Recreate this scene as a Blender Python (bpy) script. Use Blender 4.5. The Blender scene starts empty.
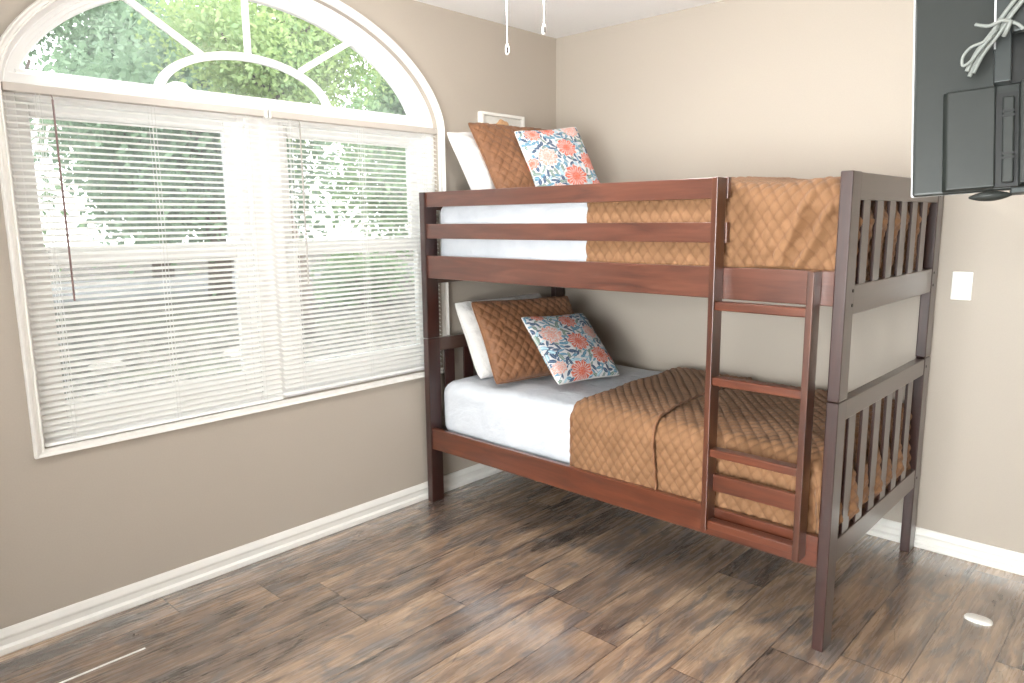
import bpy, bmesh, math, random
import numpy as np
from mathutils import Vector, Matrix, noise
random.seed(7); rng = np.random.default_rng(7)
SC = bpy.context.scene
COL = SC.collection
PI = math.pi

# ------------------------------------------------------------------ helpers
def tag(o, label=None, cat=None, group=None, kind=None):
    if label: o['label'] = label
    if cat: o['category'] = cat
    if group: o['group'] = group
    if kind: o['kind'] = kind
    return o

def empty(name, loc=(0, 0, 0), **k):
    o = bpy.data.objects.new(name, None); COL.objects.link(o)
    o.location = loc; o.empty_display_size = .1
    return tag(o, **k)

def link(name, me, mat=None, parent=None, bevel=0, smooth=False, segs=2):
    o = bpy.data.objects.new(name, me); COL.objects.link(o)
    if mat: me.materials.append(mat)
    if parent is not None:
        o.parent = parent
        o.matrix_parent_inverse = parent.matrix_basis.inverted()
    if smooth:
        for p in me.polygons: p.use_smooth = True
    if bevel:
        b = o.modifiers.new('bevel', 'BEVEL'); b.width = bevel; b.segments = segs; b.limit_method = 'ANGLE'; b.angle_limit = math.radians(40)
        b.harden_normals = False
    return o

class MB:
    def __init__(s): s.v = []; s.f = []
    def box(s, x0, x1, y0, y1, z0, z1):
        n = len(s.v)
        s.v += [(x, y, z) for z in (z0, z1) for y in (y0, y1) for x in (x0, x1)]
        s.f += [tuple(n + i for i in q) for q in ((0, 2, 3, 1), (4, 5, 7, 6), (0, 1, 5, 4), (2, 6, 7, 3), (0, 4, 6, 2), (1, 3, 7, 5))]
        return s
    def obox(s, c, ax, hs):
        n = len(s.v); c = Vector(c)
        for k in (-1, 1):
            for j in (-1, 1):
                for i in (-1, 1):
                    s.v.append(tuple(c + ax[0] * hs[0] * i + ax[1] * hs[1] * j + ax[2] * hs[2] * k))
        s.f += [tuple(n + i for i in q) for q in ((0, 2, 3, 1), (4, 5, 7, 6), (0, 1, 5, 4), (2, 6, 7, 3), (0, 4, 6, 2), (1, 3, 7, 5))]
        return s
    def bar(s, a, b, w, d, normal):
        a = Vector(a); b = Vector(b); t = (b - a); L = t.length; t.normalize(); n = Vector(normal).normalized()
        return s.obox((a + b) / 2, (t, t.cross(n).normalized(), n), (L / 2, w / 2, d / 2))
    def tube(s, pts, r, seg=10, caps=True):
        pts = [Vector(p) for p in pts]; n0 = len(s.v); rr = r if hasattr(r, '__len__') else [r] * len(pts)
        up = Vector((0, 0, 1))
        t0 = (pts[1] - pts[0]).normalized()
        u = t0.orthogonal().normalized()
        for i, p in enumerate(pts):
            t = (pts[min(i + 1, len(pts) - 1)] - pts[max(i - 1, 0)]).normalized()
            u = (u - t * u.dot(t)).normalized(); w = t.cross(u)
            for k in range(seg):
                a = 2 * PI * k / seg
                s.v.append(tuple(p + (u * math.cos(a) + w * math.sin(a)) * rr[i]))
        for i in range(len(pts) - 1):
            for k in range(seg):
                a = n0 + i * seg + k; b = n0 + i * seg + (k + 1) % seg
                s.f.append((a, b, b + seg, a + seg))
        if caps:
            s.f.append(tuple(n0 + k for k in reversed(range(seg))))
            m = n0 + (len(pts) - 1) * seg
            s.f.append(tuple(m + k for k in range(seg)))
        return s
    def sheet(s, rows, close_v=False):
        n = len(s.v); m = len(rows[0])
        for r in rows: s.v += [tuple(p) for p in r]
        for i in range(len(rows) - 1 + (1 if close_v else 0)):
            i2 = (i + 1) % len(rows)
            for j in range(m - 1):
                s.f.append((n + i * m + j, n + i * m + j + 1, n + i2 * m + j + 1, n + i2 * m + j))
        return s
    def loop(s, inner, outer, prof, closed=True):
        """sweep a profile (t across 0..1, x height) round matched 2-D outlines (y, z)"""
        n = len(s.v); m = len(prof); N = len(inner)
        for (a, b) in zip(inner, outer):
            for (t, x) in prof:
                s.v.append((x, a[0] + (b[0] - a[0]) * t, a[1] + (b[1] - a[1]) * t))
        for i in range(N if closed else N - 1):
            i2 = (i + 1) % N
            for j in range(m):
                j2 = (j + 1) % m
                s.f.append((n + i * m + j, n + i * m + j2, n + i2 * m + j2, n + i2 * m + j))
        if not closed:
            s.f.append(tuple(n + j for j in range(m))); s.f.append(tuple(n + (N - 1) * m + j for j in reversed(range(m))))
        return s
    def build(s, name, mat, parent=None, bevel=0, smooth=False, segs=2):
        me = bpy.data.meshes.new(name); me.from_pydata(s.v, [], s.f)
        bm = bmesh.new(); bm.from_mesh(me); bmesh.ops.recalc_face_normals(bm, faces=bm.faces); bm.to_mesh(me); bm.free()
        return link(name, me, mat, parent, bevel, smooth, segs)

def grid_mesh(name, P, mat, parent=None, colors=None):
    """P: (n, m, 3) array"""
    n, m = P.shape[:2]
    idx = np.arange(n * m).reshape(n, m)
    f = np.stack([idx[:-1, :-1], idx[:-1, 1:], idx[1:, 1:], idx[1:, :-1]], -1).reshape(-1, 4)
    me = bpy.data.meshes.new(name); me.from_pydata(P.reshape(-1, 3).tolist(), [], f.tolist())
    if colors is not None:
        at = me.attributes.new('seam_shade', 'FLOAT', 'POINT'); at.data.foreach_set('value', colors.reshape(-1).astype(np.float32))
    return link(name, me, mat, parent, smooth=True)

def copy_obj(o, parent=None, loc=None):
    c = o.copy(); COL.objects.link(c)
    if parent is not None: c.parent = parent
    if loc is not None: c.location = loc
    for ch in [k for k in bpy.data.objects if k.parent == o]:
        copy_obj(ch, c)
    return c

# ------------------------------------------------------------------ materials
def lin(r, g, b):
    return tuple(((c / 255) / 12.92 if c / 255 <= .04045 else ((c / 255 + .055) / 1.055) ** 2.4) for c in (r, g, b)) + (1,)

class NM:
    def __init__(s, name):
        s.m = bpy.data.materials.new(name); s.m.use_nodes = True; s.t = s.m.node_tree
        s.b = s.t.nodes['Principled BSDF']; s.out = s.t.nodes['Material Output']
    def n(s, typ, **k):
        x = s.t.nodes.new(typ)
        for a, v in k.items():
            if a.startswith('_'): x.inputs[a[1:].replace('_', ' ')].default_value = v
            else: setattr(x, a, v)
        return x
    def l(s, a, b): s.t.links.new(a, b); return s
    def math(s, op, a, b=None, c=None, clamp=False):
        x = s.n('ShaderNodeMath', operation=op, use_clamp=clamp)
        for i, v in enumerate((a, b, c)):
            if v is None: continue
            if isinstance(v, (int, float)): x.inputs[i].default_value = v
            else: s.l(v, x.inputs[i])
        return x.outputs[0]
    def ramp(s, fac, stops, interp='LINEAR'):
        r = s.n('ShaderNodeValToRGB'); r.color_ramp.interpolation = interp
        while len(r.color_ramp.elements) < len(stops): r.color_ramp.elements.new(.5)
        for e, (p, c) in zip(r.color_ramp.elements, stops): e.position = p; e.color = c
        s.l(fac, r.inputs[0]); return r.outputs[0]
    def mix(s, fac, a, b, mode='MIX'):
        x = s.n('ShaderNodeMix', data_type='RGBA', blend_type=mode)
        for i, v in ((0, fac), (6, a), (7, b)):
            if isinstance(v, (int, float, tuple)): x.inputs[i].default_value = v
            else: s.l(v, x.inputs[i])
        return x.outputs[2]
    def coords(s, scale=(1, 1, 1), obj=True):
        t = s.n('ShaderNodeTexCoord'); mp = s.n('ShaderNodeMapping'); mp.inputs['Scale'].default_value = scale
        s.l(t.outputs['Object' if obj else 'Generated'], mp.inputs[0]); return mp.outputs[0]
    def noise(s, vec, scale, detail=4, rough=.55, dist=0):
        x = s.n('ShaderNodeTexNoise'); x.inputs['Scale'].default_value = scale; x.inputs['Detail'].default_value = detail
        x.inputs['Roughness'].default_value = rough; x.inputs['Distortion'].default_value = dist
        s.l(vec, x.inputs['Vector']); return x.outputs['Fac']
    def bump(s, h, strength=.3, dist=.01):
        x = s.n('ShaderNodeBump'); x.inputs['Strength'].default_value = strength; x.inputs['Distance'].default_value = dist
        s.l(h, x.inputs['Height']); s.l(x.outputs[0], s.b.inputs['Normal']); return s
    def set(s, **k):
        for a, v in k.items():
            i = s.b.inputs[a.replace('_', ' ')]
            if isinstance(v, (int, float, tuple)): i.default_value = v
            else: s.l(v, i)
        return s

def plain(name, rgb, rough=.5, metal=0, spec=.5, nscale=None, namp=.06, bump=0):
    m = NM(name); c = lin(*rgb)
    if nscale:
        f = m.noise(m.coords(), nscale)
        a = tuple(min(1, x * (1 - namp)) for x in c[:3]) + (1,); b = tuple(min(1, x * (1 + namp)) for x in c[:3]) + (1,)
        m.set(Base_Color=m.ramp(f, [(.3, a), (.7, b)]))
        if bump: m.bump(f, bump, .002)
    else: m.set(Base_Color=c)
    m.set(Roughness=rough, Metallic=metal); m.b.inputs['Specular IOR Level'].default_value = spec
    return m.m

M = {}
M['wall'] = plain('greige_wall_paint', (179, 169, 157), .55, nscale=180, namp=.02, bump=.05)
M['ceiling'] = plain('ceiling_paint', (248, 248, 248), .8, nscale=120, namp=.02, bump=.1)
M['trim'] = plain('white_trim_paint', (238, 236, 231), .3, nscale=20, namp=.015)
M['vinyl'] = plain('white_vinyl', (248, 248, 247), .3, nscale=15, namp=.01)
M['plate'] = plain('white_plate_plastic', (245, 243, 238), .35, nscale=20, namp=.01)
M['headrail'] = plain('beige_headrail', (196, 188, 180), .4, nscale=20, namp=.02)  # headrail toned darker than the white slats
M['chain'] = plain('white_bead_chain', (232, 230, 226), .4, nscale=200, namp=.03)
M['bolt'] = plain('dark_bolt', (35, 22, 20), .4, .6, nscale=200, namp=.1)
M['tv_dark'] = plain('tv_back_plastic', (36, 40, 38), .42, nscale=60, namp=.04)
M['tv_black'] = plain('tv_black_plastic', (22, 24, 24), .4, nscale=60, namp=.05)
M['tv_silver'] = plain('tv_bezel_silver', (225, 228, 232), .25, .3, nscale=60, namp=.02)
M['tv_arm'] = plain('mount_grey_metal', (66, 70, 70), .38, .5, nscale=60, namp=.04)
M['cable'] = plain('cable_grey_white', (132, 136, 132), .5, nscale=60, namp=.04)
M['wand_dark'] = plain('wand_backlit', (120, 95, 92), .35, nscale=60, namp=.05)  # brown tone paints in the dark look of a backlit wand
M['wand_grey'] = plain('wand_grey', (165, 160, 152), .35, nscale=60, namp=.05)
M['cord'] = plain('blind_cord', (235, 235, 233), .7, nscale=100, namp=.03)
M['brass'] = plain('fan_metal', (200, 198, 192), .35, .3, nscale=30, namp=.03)

# blind slats: thin plastic that lets some daylight through
m = NM('blind_slat_plastic'); m.set(Base_Color=lin(250, 250, 248), Roughness=.4)
tr = m.n('ShaderNodeBsdfTranslucent'); tr.inputs[0].default_value = lin(250, 250, 247)
mx = m.n('ShaderNodeMixShader'); mx.inputs[0].default_value = .36
m.l(m.b.outputs[0], mx.inputs[1]); m.l(tr.outputs[0], mx.inputs[2]); m.l(mx.outputs[0], m.out.inputs[0])
f = m.noise(m.coords(), 40); m.bump(f, .03, .001)
M['slat'] = m.m

# window glass
m = NM('window_glass')
tp = m.n('ShaderNodeBsdfTransparent'); tp.inputs[0].default_value = (.96, .975, .97, 1)
gl = m.n('ShaderNodeBsdfGlossy'); gl.inputs['Roughness'].default_value = .03
lw = m.n('ShaderNodeFresnel'); lw.inputs[0].default_value = 1.45
mx = m.n('ShaderNodeMixShader'); m.l(lw.outputs[0], mx.inputs[0]); m.l(tp.outputs[0], mx.inputs[1]); m.l(gl.outputs[0], mx.inputs[2])
df = m.n('ShaderNodeBsdfTranslucent'); df.inputs[0].default_value = (.9, .93, .96, 1)
mx2 = m.n('ShaderNodeMixShader')
dirt_haze = m.noise(m.coords(), 2.2, 4, .65, .6)  # patchy pale veil for dirty glass and washed-out haze
m.l(m.ramp(dirt_haze, [(.3, (.02, .02, .02, 1)), (.7, (.10, .10, .10, 1))]), mx2.inputs[0])
m.l(mx.outputs[0], mx2.inputs[1]); m.l(df.outputs[0], mx2.inputs[2])
m.l(mx2.outputs[0], m.out.inputs[0]); M['glass'] = m.m
m2_ = m.m.copy(); m2_.name = 'hazy_arch_glass'; M['glass_hazy'] = m2_  # on the arch the pale veil stands for reflections in the pane
for e_, v_ in zip([n_ for n_ in m2_.node_tree.nodes if n_.type == 'VALTORGB'][0].color_ramp.elements, (.03, .085)): e_.color = (v_, v_, v_, 1)

def wood(name, grain_axis, cols=((54, 22, 16), (98, 44, 30), (134, 66, 44)), rough=.3):
    m = NM(name); sc = [9, 9, 9]; sc[grain_axis] = .9
    v = m.coords(tuple(sc)); n1 = m.noise(v, 3.2, 5, .6, .8)
    sc2 = [60, 60, 60]; sc2[grain_axis] = 2.5
    n2 = m.noise(m.coords(tuple(sc2)), 2.2, 3, .6)
    c = m.ramp(n1, [(.28, lin(*cols[0])), (.5, lin(*cols[1])), (.74, lin(*cols[2]))])
    c2 = m.ramp(n2, [(.3, (.82, .8, .78, 1)), (.62, (1, 1, 1, 1))])
    m.set(Base_Color=m.mix(.75, c, c2, 'MULTIPLY'), Roughness=rough)
    m.b.inputs['Coat Weight'].default_value = .8; m.b.inputs['Coat Roughness'].default_value = .34
    m.bump(n2, .08, .002)
    return m.m
M['wood_x'] = wood('stained_wood_x', 0, ((68, 34, 23), (90, 48, 33), (110, 64, 47)))
M['wood_y'] = wood('stained_wood_y', 1, ((56, 37, 29), (68, 46, 37), (78, 55, 45)))
M['wood_z'] = wood('stained_wood_z', 2, ((38, 17, 14), (52, 24, 19), (64, 32, 25)))
M['wood_ladder'] = wood('ladder_wood_z', 2, ((52, 24, 12), (78, 38, 19), (96, 52, 30)))
M['wood_rung'] = wood('ladder_wood_x', 0, ((66, 30, 16), (94, 45, 24), (112, 59, 36)))

def fabric(name, c0, c1, rough=.9, wrinkle=6, strength=.25, sheen=.1, weave=900):
    m = NM(name); v = m.coords()
    n1 = m.noise(v, wrinkle, 4, .6, .4); n2 = m.noise(v, weave, 2)
    m.set(Base_Color=m.ramp(n1, [(.3, lin(*c0)), (.7, lin(*c1))]), Roughness=rough)
    m.b.inputs['Sheen Weight'].default_value = sheen
    h = m.math('ADD', m.math('MULTIPLY', n1, 1.0), m.math('MULTIPLY', n2, .05))
    m.bump(h, strength, .02)
    return m.m
M['sheet'] = fabric('white_cotton', (198, 203, 211), (212, 216, 223), .85, 6, .9, .05)
M['pillowcase'] = fabric('white_pillowcase', (228, 226, 224), (238, 236, 234), .85, 8, .9, .05)
M['quilt'] = fabric('caramel_quilted_cotton', (124, 88, 57), (142, 103, 70), .78, 14, .2, .1)
def shade_seams(mat):
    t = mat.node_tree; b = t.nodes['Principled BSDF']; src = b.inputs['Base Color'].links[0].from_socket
    a = t.nodes.new('ShaderNodeAttribute'); a.attribute_name = 'seam_shade'
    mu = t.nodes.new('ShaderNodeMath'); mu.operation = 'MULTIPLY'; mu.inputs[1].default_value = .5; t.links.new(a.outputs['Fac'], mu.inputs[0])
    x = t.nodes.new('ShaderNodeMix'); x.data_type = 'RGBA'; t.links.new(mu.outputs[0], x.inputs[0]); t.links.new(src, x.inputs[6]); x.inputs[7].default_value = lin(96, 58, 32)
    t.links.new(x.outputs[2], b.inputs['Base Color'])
shade_seams(M['quilt'])   # groove shading painted as darker brown along the quilt seams
M['sham'] = fabric('caramel_sham', (116, 76, 48), (138, 94, 62), .6, 30, .3, .1)

def floral():
    m = NM('floral_print'); a = m.n('ShaderNodeAttribute'); a.attribute_name = 'print'
    m.set(Base_Color=a.outputs['Color'], Roughness=.85)
    n = m.noise(m.coords(), 12, 3); m.bump(n, .15, .01)
    return m.m
M['floral'] = floral()

# floor: laminate planks running along y, 0.19 m wide
def floor_mat():
    m = NM('rustic_plank_floor')
    tc = m.n('ShaderNodeTexCoord'); sp = m.n('ShaderNodeSeparateXYZ'); m.l(tc.outputs['Object'], sp.inputs[0])
    X, Y = sp.outputs[0], sp.outputs[1]
    u = m.math('DIVIDE', m.math('SUBTRACT', X, 1.512), .19)
    row = m.math('FLOOR', u); fu = m.math('FRACT', u)
    wn = m.n('ShaderNodeTexWhiteNoise', noise_dimensions='1D'); m.l(row, wn.inputs['W'])
    yy = m.math('ADD', m.math('DIVIDE', m.math('ADD', Y, 1.305), 1.22), m.math('MULTIPLY', wn.outputs[0], 1.0))
    col = m.math('FLOOR', yy); fy = m.math('FRACT', yy)
    cb = m.n('ShaderNodeCombineXYZ'); m.l(row, cb.inputs[0]); m.l(col, cb.inputs[1])
    w2 = m.n('ShaderNodeTexWhiteNoise', noise_dimensions='2D'); m.l(cb.outputs[0], w2.inputs['Vector'])
    rid = w2.outputs[0]
    def vec(sx, sy, k):
        c = m.n('ShaderNodeCombineXYZ')
        m.l(m.math('MULTIPLY', X, sx), c.inputs[0]); m.l(m.math('ADD', m.math('MULTIPLY', Y, sy), m.math('MULTIPLY', rid, k)), c.inputs[1])
        m.l(m.math('MULTIPLY', rid, 37.0), c.inputs[2]); return c.outputs[0]
    streak = m.noise(vec(9, .95, 31), 1.0, 7, .62, 1.3)
    blot = m.noise(vec(6, 1.5, 17), 1.0, 5, .6, 1.8)
    fine = m.noise(vec(90, 6, 11), 1.0, 3, .6)
    f = m.math('ADD', m.math('MULTIPLY', streak, .55), m.math('MULTIPLY', blot, .45))
    f = m.math('ADD', f, m.math('MULTIPLY', m.math('SUBTRACT', rid, .5), .12))
    c = m.ramp(f, [(.36, lin(82, 70, 64)), (.43, lin(118, 100, 88)), (.5, lin(150, 127, 109)), (.57, lin(180, 152, 127)), (.66, lin(206, 180, 153))])
    # weathered grey patches
    g = m.noise(vec(9, 2.6, 53), 1.0, 4, .6, 2.0)
    c = m.mix(m.ramp(g, [(.5, (0, 0, 0, 1)), (.62, (.8, .8, .8, 1))]), c, lin(112, 106, 104))
    c = m.mix(.38, c, m.ramp(fine, [(.3, (.74, .72, .7, 1)), (.62, (1.0, 1.0, 1.0, 1))]), 'MULTIPLY')
    # knots and cracks
    vo = m.n('ShaderNodeTexVoronoi', feature='DISTANCE_TO_EDGE'); vo.inputs['Scale'].default_value = 1.0; m.l(vec(11, 2.6, 5), vo.inputs['Vector'])
    crack = m.ramp(m.math('MULTIPLY', vo.outputs['Distance'], m.math('ADD', .3, m.math('MULTIPLY', blot, 3.0))), [(.0, (.45, .4, .38, 1)), (.035, (1, 1, 1, 1))])
    c = m.mix(m.ramp(blot, [(.5, (0, 0, 0, 1)), (.62, (.8, .8, .8, 1))]), c, m.mix(1.0, c, crack, 'MULTIPLY'))
    # seams
    e = m.math('MINIMUM', m.math('MULTIPLY', m.math('MINIMUM', fu, m.math('SUBTRACT', 1, fu)), .19),
               m.math('MULTIPLY', m.math('MINIMUM', fy, m.math('SUBTRACT', 1, fy)), 1.22))
    seam = m.ramp(m.math('DIVIDE', e, .005), [(.0, (.3, .27, .25, 1)), (.7, (1, 1, 1, 1))])
    c = m.mix(1.0, c, seam, 'MULTIPLY')
    m.b.inputs['Specular IOR Level'].default_value = .7; m.b.inputs['Coat Weight'].default_value = 1.0; m.b.inputs['Coat Roughness'].default_value = .2; m.b.inputs['Coat IOR'].default_value = 1.8
    m.set(Base_Color=c, Roughness=m.ramp(fine, [(.3, (.22, .22, .22, 1)), (.7, (.32, .32, .32, 1))]))
    h = m.math('ADD', m.math('MULTIPLY', fine, .25), m.math('MULTIPLY', m.math('MINIMUM', m.math('DIVIDE', e, .003), 1.0), 1.0))
    m.bump(h, .25, .0015)
    return m.m
M['floor'] = floor_mat()

# ------------------------------------------------------------------ setting: room shell
H = 2.44; RX = 3.45; RY = -5.0; T = .16
YC = -1.825; ZS = .670; ZP = 1.87; OA = .907; OB = .498

def arch(a, b, zp, y0=None, n=48, p=.6):
    pts = []
    for i in range(n + 1):
        th = PI * i / n; x = -a * math.cos(th)
        pts.append((YC + x, zp + b * max(0, (1 - (x / a) ** 2)) ** p))
    return pts

def outline(a, b, zs, zp, n=48):
    return [(YC - a, zs)] + arch(a, b, zp, n=n) + [(YC + a, zs)]

mb = MB()
arc = arch(OA, OB, ZP)
for x in (0, -T):
    mb.sheet([[(x, RY, 0), (x, YC - OA, 0)], [(x, RY, H), (x, YC - OA, H)]])
    mb.sheet([[(x, YC + OA, 0), (x, 0.0, 0)], [(x, YC + OA, H), (x, 0.0, H)]])
    mb.sheet([[(x, y, 0) for y, z in arc], [(x, y, ZS) for y, z in arc]])
    mb.sheet([[(x, y, z) for y, z in arc], [(x, y, H) for y, z in arc]])
o_ = outline(OA, OB, ZS, ZP)
o_.append(o_[0])
mb.sheet([[(0, y, z) for y, z in o_], [(-T, y, z) for y, z in o_]])
mb.sheet([[(0, RY, H), (0, 0, H)], [(-T, RY, H), (-T, 0, H)]])
wl = mb.build('wall_left', M['wall']); tag(wl, kind='structure')
tag(MB().box(-T, RX + T, 0, T, -.05, H).build('wall_back', M['wall']), kind='structure')
tag(MB().box(RX, RX + T, RY, 0, 0, H).build('wall_right', M['wall']), kind='structure')
DX0, DX1, DZ = 1.4, 3.3, 2.1
mb = MB(); mb.box(-T, DX0, RY - T, RY, 0, H).box(DX1, RX + T, RY - T, RY, 0, H).box(DX0, DX1, RY - T, RY, DZ, H)
tag(mb.build('wall_rear', M['wall']), kind='structure')
tag(MB().box(-T, RX + T, RY - T, T, H, H + .1).build('ceiling', M['ceiling']), kind='structure')
tag(MB().box(-T, RX + T, RY - T, T, -.1, 0).build('floor', M['floor']), kind='structure')
# unseen rear glazed door, added to bring light in from behind the camera
mb = MB()
for a, b in ((DX0, DX0 + .06), ((DX0 + DX1) / 2 - .04, (DX0 + DX1) / 2 + .04), (DX1 - .06, DX1)): mb.box(a, b, RY - .12, RY - .04, 0, DZ)
mb.box(DX0, DX1, RY - .12, RY - .04, 0, .08).box(DX0, DX1, RY - .12, RY - .04, DZ - .06, DZ)
d1 = tag(mb.build('added_door_1', M['vinyl'], bevel=.004), kind='structure')
for a, b in ((DX0 + .06, (DX0 + DX1) / 2 - .04), ((DX0 + DX1) / 2 + .04, DX1 - .06)):
    MB().box(a, b, RY - .085, RY - .08, .08, DZ - .06).build('glass_pane', M['glass'], d1)

# baseboards
BP = [(0, 0), (.017, 0), (.019, .005), (.018, .022), (.0085, .030), (.0095, .050), (.0135, .059), (.0135, .063), (.0075, .080), (.004, .0865), (0, .0865)]
def baseboard(name, p0, p1, nrm):
    mb = MB(); n = len(BP)
    for p in (p0, p1):
        for (d, z) in BP: mb.v.append((p[0] + nrm[0] * d, p[1] + nrm[1] * d, z))
    for j in range(n): mb.f.append((j, (j + 1) % n, n + (j + 1) % n, n + j))
    mb.f.append(tuple(range(n))); mb.f.append(tuple(range(2 * n - 1, n - 1, -1)))
    return tag(mb.build(name, M['trim']), kind='structure')
baseboard('baseboard_left', (0, RY, 0), (0, 0, 0), (1, 0))
baseboard('baseboard_back', (0, 0, 0), (RX, 0, 0), (0, -1))
baseboard('baseboard_right', (RX, 0, 0), (RX, RY, 0), (-1, 0))

# ------------------------------------------------------------------ window
win = tag(empty('window_1', (0, YC, ZS)), kind='structure')
mb = MB()
mb.loop(outline(OA, OB, ZS, ZP), outline(OA + .031, OB + .032, ZS - .025, ZP),
        [(0, -.002), (0, .012), (.08, .016), (.2, .016), (.26, .011), (.55, .014), (.72, .022), (.9, .024), (1, .018), (1, -.002)])
mb.build('casing', M['trim'], win)
mb = MB(); mb.loop(outline(OA - .02, OB - .018, ZS + .02, ZP), outline(OA + .004, OB + .004, ZS - .004, ZP),
                   [(0, -.15), (0, -.034), (.15, -.030), (1, -.030), (1, -.15)])
mb.build('jamb', M['vinyl'], win)
# arched unit: stepped frame, transom, sunburst muntins
GZ = 1.93
def clip(pts): return [(y, max(z, 1.90)) for y, z in pts]
mb = MB(); mb.loop(arch(.837, .44, ZP), arch(OA - .018, OB - .016, ZP),
                   [(0, -.125), (0, -.098), (.1, -.090), (.34, -.090), (.38, -.075), (.66, -.075), (.70, -.055), (1, -.055), (1, -.125)], closed=False)
mb.build('arch_frame', M['vinyl'], win)
mb = MB(); mb.box(-.125, -.06, YC - .875, YC + .875, 1.85, 1.912).box(-.125, -.085, YC - .84, YC + .84, 1.905, GZ)
mb.build('transom_frame', M['vinyl'], win, bevel=.004)
mb = MB(); iin = []; iout = []
for i in range(41):
    th = PI * i / 40
    iin.append((YC - .01 - .352 * math.cos(th), ZP + .03 + .170 * math.sin(th))); iout.append((YC - .01 - .385 * math.cos(th), ZP + .03 + .2 * math.sin(th)))
mb.loop(iin, iout, [(0, -.118), (0, -.098), (.3, -.09), (.7, -.09), (1, -.098), (1, -.118)], closed=False)
mb.build('inner_arch_muntin', M['vinyl'], win)
for a, b in (((-1.835, 2.09), (-1.835, 2.31)), ((-2.02, 2.062), (-2.33, 2.245)), ((-1.60, 2.062), (-1.31, 2.24))):
    MB().bar((-.105, a[0], a[1]), (-.105, b[0], b[1]), .024, .02, (1, 0, 0)).build('muntin', M['vinyl'], win, bevel=.003)
mb = MB(); ap = arch(.845, .447, ZP)
n0 = 0; mb.v = [(-.108, y, z) for y, z in ap]; mb.f = [tuple(range(len(ap)))]
mb.build('arch_pane', M['glass_hazy'], win)
# two double-hung units
def ring(mb, x0, x1, y0, y1, z0, z1, s, b=None):
    b = s if b is None else b
    mb.box(x0, x1, y0, y0 + s, z0, z1).box(x0, x1, y1 - s, y1, z0, z1)
    mb.box(x0, x1, y0 + s, y1 - s, z0, z0 + b).box(x0, x1, y0 + s, y1 - s, z1 - s, z1)
MB().box(-.15, -.045, YC - .072, YC + .072, ZS + .01, 1.86).build('mullion', M['vinyl'], win, bevel=.006)
for k, (a, b) in enumerate(((YC - .886, YC - .072), (YC + .072, YC + .886))):
    mb = MB(); ring(mb, -.15, -.06, a, b, ZS + .018, 1.855, .030)
    mb.build('unit_frame', M['vinyl'], win, bevel=.003)
    for (nm, x0, z0, z1, bot) in (('upper_sash', -.135, 1.285, 1.835, .055), ('lower_sash', -.098, .712, 1.335, .085)):
        mb = MB(); ring(mb, x0, x0 + .034, a + (.026 if k == 0 else .018), b - (.018 if k == 0 else .026), z0, z1, .050, bot)
        s = mb.build(nm, M['vinyl'], win, bevel=.005)
        g = MB().box(x0 + .014, x0 + .018, a + .060, b - .060, z0 + bot - .002, z1 - .04).build('glass_pane', M['glass'], s)

# ------------------------------------------------------------------ blinds
def blind(y0, y1, zb, label, wy, wmat, wlabel, wz, tilt):
    root = empty('window_blind', (0, (y0 + y1) / 2, ZP), label=label, cat='window blind', group='mini blinds over the arched window')
    mb = MB(); mb.box(-.030, .006, y0, y1, 1.842, 1.869)
    mb.build('headrail', M['headrail'], root, bevel=.003)
    # crowned thin slats
    mb = MB(); n = 54; top = 1.832; pitch = (top - (zb + .016)) / n; th = math.radians(tilt)
    for i in range(n):
        zc = top - i * pitch
        rows = []
        for j in range(5):
            s = (j / 4 - .5) * .0255; h = .0018 * (1 - (j / 2 - 1) ** 2)
            rows.append([(-.013 + s * math.cos(th) - h * math.sin(th) * -1, y, zc - s * math.sin(th) + h * math.cos(th)) for y in (y0 + .003, y1 - .003)])
        mb.sheet(rows)
    mb.build('slats', M['slat'], root, smooth=True)
    MB().box(-.026, 0, y0 + .002, y1 - .002, zb, zb + .012).build('bottom_rail', M['vinyl'], root, bevel=.003)
    L = y1 - y0
    for q in (.1, .5, .9):
        yy = y0 + L * q
        mb = MB()
        for xx in (-.0275, .0015):
            mb.tube([(xx, yy, zb + .01), (xx, yy, 1.842)], .0009, 6)
            mb.tube([(xx, yy + .012, zb + .01), (xx, yy + .012, 1.842)], .0009, 6)
        mb.build('ladder_cord', M['cord'], root)
    w = MB(); w.tube([(.016, wy, wz), (.016, wy, 1.826)], .0036, 6)
    w.tube([(.016, wy, 1.824), (.014, wy, 1.834), (.004, wy, 1.842)], .0016, 6)
    ob = w.build('tilt_wand', wmat, root); ob['label'] = wlabel
    c = MB().box(-.004, .012, y1 - .012 if y1 < -1.5 else y0, y1 if y1 < -1.5 else y0 + .008, 1.838, 1.874).build('end_bracket', M['plate'], root, bevel=.002)
    return root
blind(YC - .903, YC - .004, .673, 'white horizontal mini blind covering the left half of the arched window, dark tilt wand', -2.594, M['wand_dark'], 'slim tilt wand, dark from backlight', 1.165, 22)
blind(YC + .004, YC + .903, .684, 'white horizontal mini blind covering the right half of the window, next to the bunk bed', -1.690, M['wand_grey'], 'slim greyish tilt wand', 1.160, 21)

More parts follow.
